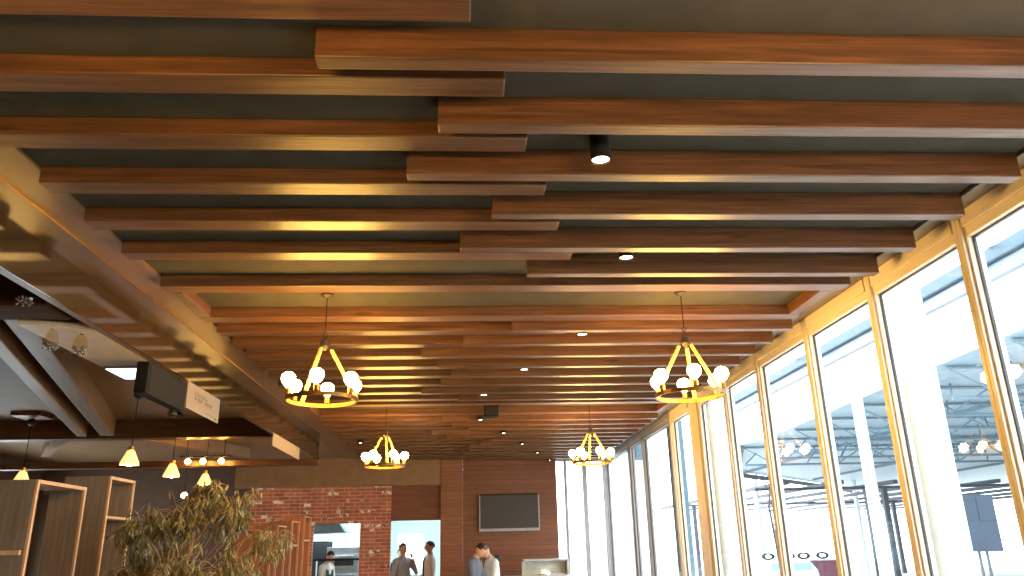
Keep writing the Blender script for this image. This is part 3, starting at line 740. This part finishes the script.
    m = MB(); loft(m, [(.78, .15, .105, 0), (.84, .168, .122, 0), (.93, .166, .12, 0), (1.0, .158, .112, 0)], lambda p: Vector(p)*s)
    for sd in (-1, 1): m.tube([Vector(p)*s for p in ((sd*.085, 0, .86), (sd*.095, 0, .75), (sd*.1, -.008, .5), (sd*.104, .005, .25), (sd*.106, .012, .07))], [.085*s, .092*s, .07*s, .06*s, .06*s], 14)
    m.build('trousers', trousers, t, True)
    for sd in (-1, 1): MB().ball(Vector((sd*.113, -.07, .045))*s, .05*s, (.95, 2.5, .95), 12).build('shoe', M['black'], t, True)
    if extra: extra(t, tp, hp, s)
    return t
def collar_tie(t, tp, hp, s):
    b = MB(); b.tube([tp((0, -.085, 1.44)), tp((0, -.122, 1.34)), tp((0, -.13, 1.22)), tp((0, -.126, 1.04))], [.016*s, .02*s, .024*s, .026*s], 6); b.build('tie', M['navy'], t)
def hood(t, tp, hp, s):
    b = MB(); b.torus(tp((0, .06, 1.44)), .1*s, .045*s, Matrix.Rotation(.45, 3, 'X'), 18, 8); b.build('hood', M['darkcloth'], t, True)
def apron(t, tp, hp, s):
    MB().obox(Matrix.Translation(tp((0, -.14, 1.05))), .26*s, .02, .6*s, .008).build('apron', M['darkcloth'], t)
dn = ((-.24, .03, 1.12), (-.25, -.06, .88)); dnr = ((.24, .03, 1.12), (.25, -.06, .88))
person(-1.42, 18.15, .75, 'man in grey polo with a raised hand to his chin in the kitchen doorway', 1.77, M['skin'], M['hair'], M['greyshirt'], M['darkcloth'], (dn, ((.26, -.14, 1.16), (.09, -.21, 1.44))))
person(-.83, 18.1, -1.45, 'man in pale shirt and dark tie facing left in the kitchen doorway', 1.80, M['skin'], M['hair'], M['pinkshirt'], M['darkcloth'], (((-.25, -.02, 1.12), (-.18, -.22, 1.0)), dnr), extra=collar_tie)
person(-1.64, 20.2, .4, 'dark-haired person half hidden behind the man in grey polo', 1.66, M['skinlight'], M['hair'], M['navy'], M['darkcloth'], (dn, dnr))
person(-3.2, 18.6, 1.1, 'cook in white top with dark apron behind the serving hatch', 1.66, M['skinlight'], M['hair'], M['whitejacket'], M['darkcloth'], (((-.25, -.05, 1.15), (-.15, -.3, 1.1)), ((.25, -.05, 1.15), (.15, -.3, 1.1))), lean=.15, nod=.3, extra=apron)
person(.09, 14.7, 1.2, 'dark-haired person in slate jumper bending forward below the television', 1.74, M['skinlight'], M['brownhair'], M['slate'], M['darkcloth'], (((-.25, -.08, 1.14), (-.14, -.3, 1.05)), ((.25, -.08, 1.14), (.14, -.3, 1.05))), lean=.12, nod=.5)
person(.52, 15.5, -1.25, 'person in off-white jacket with dark hood looking down below the television', 1.73, M['skinlight'], M['brownhair'], M['whitejacket'], M['navy'], (((-.25, -.08, 1.14), (-.14, -.3, 1.05)), ((.25, -.08, 1.14), (.14, -.3, 1.05))), lean=.16, nod=.55, extra=hood)

# ------------------------------------------------------------------ outside
struct(MB().box(3.31, 120, -30, 140, -.12, -.02).build('ground', M['pave']))
struct(MB().box(-60, 3.3, 22.2, 140, -.12, -.02).build('ground_back', M['pave']))
def column(x, y, r, z, label):
    t = thing('round_column', label, 'column', (x, y, -.02), 0, 'white round columns outside')
    MB().lathe([(r, .14), (r, z-.1)], seg=32).build('shaft', M['outcol'], t, True)
    MB().lathe([(r*1.25, 0), (r*1.25, .13), (r*1.05, .14)], seg=32).build('base', M['outcol'], t)
    MB().lathe([(r*1.05, z-.1), (r*1.2, z-.09), (r*1.2, z)], seg=32).build('capital', M['outcol'], t)
column(3.965, 6.5, .172, 4.2, 'thick white round column just outside the near windows')
column(3.62, 11.0, .155, 4.2, 'white round column outside the windows beside the right near chandelier')
t = thing('eaves_gutter', 'slate blue gutter running along outside above the windows', 'gutter', (5.0, 9, 4.08))
MB().box(-.08, .08, -6.5, 8, -.02, .12, .015).build('channel', M['gutter'], t)
MB().box(-.03, .05, -6.5, 8, -.16, -.021, .006).build('board', M['gutterlow'], t)
for y, x0 in ((-2.5, 3.965), (2, 3.62), (-5.5, 3.3), (6.5, 3.3)): MB().tube([(x0-5.0, y, .13), (.0, y, .13)], .025, 8).build('arm', M['outcol'], t)
for x, y, hw, lab in ((3.47, 15.5, .13, 'slate blue square post outside the far windows'), (3.44, 12.7, .11, 'slim blue square post outside between the windows and the near round column')):
    t = thing('square_post', lab, 'post', (x, y, -.02), 0, 'blue square posts outside')
    MB().box(-hw, hw, -hw, hw, .03, 4.1, .01).build('shaft', M['bluepost'], t); MB().box(-hw*1.2, hw*1.2, -hw*1.2, hw*1.2, 0, .0299).build('base_plate', M['slat'], t)
# canopy with space frame
t = thing('canopy', 'large pale canopy roof on lattice trusses in the yard outside', 'canopy', (8, 10, 0))
O = Vector((8, 10, 0))
poly = [(8.2, 8.5), (8.9, 22.6), (8.6, 24.2), (11.6, 33.4), (15, 37), (19, 41.3), (33, 59), (36, 8.5)]
MB().prism([(x-O.x, y-O.y) for x, y in poly], 4.55, 4.62).build('roof_sheet', M['sheet'], t)
def left_edge(y):
    for (x0, y0), (x1, y1) in zip(poly[:-1], poly[1:-1]):
        if min(y0, y1) <= y <= max(y0, y1): return x0+(x1-x0)*(y-y0)/(y1-y0)
    return 8.2
random.seed(2)
yy = 9.2; n_t = 0
while yy < 26:
    x0 = left_edge(yy)+.1; m = MB(); x1 = 35.5
    m.tube([(x0-O.x, yy-O.y, 4.5), (x1-O.x, yy-O.y, 4.5)], .035, 5); m.tube([(x0-O.x, yy-O.y, 3.95), (x1-O.x, yy-O.y, 3.95)], .035, 5)
    x = x0; up = True; st = 1.0
    while x+st < x1:
        a_, b_ = (4.5, 3.95) if up else (3.95, 4.5)
        m.tube([(x-O.x, yy-O.y, a_), (x+st-O.x, yy-O.y, b_)], .022, 4, False)
        m.tube([(x-O.x, yy-O.y, 3.95), (x+st*1.0-O.x, yy-O.y+1.5, 4.5)], .022, 4, False)
        x += st; up = not up
    m.build('truss', M['truss'], t); yy += 1.9
for x in (12, 17, 22, 28): MB().box(x-.05-O.x, x+.05-O.x, -1.2, (35 if x < 15 else 28), 4.46, 4.545).build('purlin', M['truss'], t)
m = MB()
for (xa, ya), (xb, yb) in zip(poly[2:6], poly[3:7]):
    m.tube([(xa-O.x, ya-O.y, 4.42), (xb-O.x, yb-O.y, 4.42)], .14, 4)
m.build('edge_gutter', M['slat'], t)
for x, y in ((7.57+.9, 16.2), (9.9, 12.6), (13, 35.2), (20, 40)):
    MB().lathe([(.12, 0), (.12, 4.55)], x-O.x, y-O.y, 20).build('post', M['outcol'], t, True)
# pergola
t = thing('pergola', 'slatted pergola roof on dark posts beyond the canopy', 'pergola', (18, 38, 0))
for i in range(9):
    x = -6.5+i*2.2; MB().box(x-.09, x+.09, -10+.3*i, 14+.3*i, 3.6, 3.74).build('slat', M['slat'], t)
for y in (-8.2, 3): MB().box(-7, 9.6, y, y+.15, 3.5, 3.599).build('cross_beam', M['slat'], t)
for x, y in ((-6.2, -8.1), (-2.6, -8.1), (-1.9, -8.1), (4.5, -8.1), (-6.2, 3.1), (4.5, 3.1)): MB().box(x-.09, x+.09, y-.09, y+.09, -.02, 3.499).build('post', M['slat'], t)
# notice board
t = thing('notice_board', 'large dark slate board on two posts outside the right window', 'notice board', (7.23, 11, 0), -.05)
MB().box(-.45, .25, -.03, .03, 1.42, 2.19, .006).build('board', M['board'], t)
MB().box(.0, .235, -.036, -.0305, 1.83, 2.155, .002).build('raised_panel', M['board'], t)
for x in (-.06, .05): MB().box(x-.015, x+.015, .031, .06, -.02, 2.1).build('post', M['slat'], t)
# stall, tyres, van
t = thing('market_stall', 'maroon walled stall with a pale rail outside', 'stall', (13.0, 31, -.02))
MB().box(-.6, 1.4, -.6, .6, 0, .95, .02).build('body', M['maroon'], t)
MB().box(-2.6, 2.0, -.7, .7, .951, .99, .01).build('top_rail', M['outcol'], t)
for x in (-2.5, -.5, 1.2): MB().tube([(x, -.68, 0), (x, -.68, .95)], .04, 8).build('leg', M['outcol'], t)
for i, x in enumerate((11.6, 12.4, 13.0, 13.75)):
    b = MB().torus((0, 0, .135), .2, .07, Matrix.Rotation(PI/2, 3, 'X') @ Matrix.Scale(.5, 3, (0, 1, 0)), 24, 8)
    o = b.build('basket_hoop', M['rubber'], loc=(x, 30.9, .977))
    tag(o, ['first', 'second', 'third', 'fourth'][i]+' dark hoop from the left standing on the stall rail', 'hoop', 'dark hoops on the stall rail')
t = thing('van', 'white van with pale blue windows parked in front of the maroon stall', 'van', (10.95, 28.2, -.02))
m = MB(); bm = m.bm
prof = [(-1.0, .35), (-1.0, .62), (-.7, .78), (-.35, 1.0), (.8, 1.02), (1.05, .72), (1.1, .35)]
A = [bm.verts.new((x, -.7, z)) for x, z in prof]; B = [bm.verts.new((x, .7, z)) for x, z in prof]
bm.faces.new(A); bm.faces.new(B[::-1])
for i in range(len(prof)): bm.faces.new((A[i], A[(i+1) % 7], B[(i+1) % 7], B[i]))
m.build('body', M['carpaint'], t)
for x0, x1 in ((-.55, 0), (.08, .85)):
    MB().box(x0, x1, -.715, -.701, .72, .95, .003).build('window', M['carglass'], t)
for x in (-.6, .65):
    for y in (-.65, .65): MB().torus((x, y, .28), .2, .08, Matrix.Rotation(PI/2, 3, 'X'), 20, 8).build('wheel', M['rubber'], t, True)
# bare sapling
t = thing('bare_sapling', 'thin bare branched sapling outside behind the white column', 'sapling', (5.2, 13.4, -.02))
m = MB(); m.tube([(0, 0, 0), (.03, 0, 1.2), (-.05, 0, 2.2), (.1, 0, 3.1)], [.035, .03, .02, .008], 7)
random.seed(9)
for z in (1.4, 1.7, 1.9, 2.1, 2.3, 2.5, 2.7):
    sx = 1 if random.random() > .4 else -1
    m.tube([(-.02, 0, z), (sx*.25, random.uniform(-.2, .2), z+.25), (sx*.5, random.uniform(-.3, .3), z+.32)], [.012, .009, .004], 5)
m.build('branches', M['slat'], t, True)
# bracing cables beyond the end glass
t = thing('bracing_cables', 'pair of thin crossed cables outside the end window', 'cable', (2.6, 18.6, 0))
MB().tube([(-.35, 0, 2.9), (.55, 0, 1.1)], .006, 5).build('cable', M['slat'], t)
MB().tube([(.65, .05, 2.6), (-.2, .05, 1.0)], .006, 5).build('cable', M['slat'], t)
for x, z0, z1 in ((-.36, 0, 3.2), (.66, 0, 3.2)): MB().tube([(x, .03, -.02), (x, .03, z1)], .02, 8).build('post', M['outcol'], t)

# ------------------------------------------------------------------ light and view
wd = bpy.data.worlds.new('sky'); bpy.context.scene.world = wd; wd.use_nodes = True
nt = wd.node_tree; bg = nt.nodes['Background']
bg.inputs[0].default_value = (.82, .94, 1.0, 1); bg.inputs[1].default_value = 3.5
sc = bpy.context.scene
sc.view_settings.view_transform = 'Standard'; sc.view_settings.look = 'None'
sc.view_settings.gamma = 1; sc.view_settings.use_curve_mapping = False
sc.view_settings.exposure = 1.5
sc.cycles.use_denoising = True
sc.cycles.max_bounces = 10; sc.cycles.diffuse_bounces = 5; sc.cycles.glossy_bounces = 5; sc.cycles.transparent_max_bounces = 24
sc.cycles.sample_clamp_indirect = 8
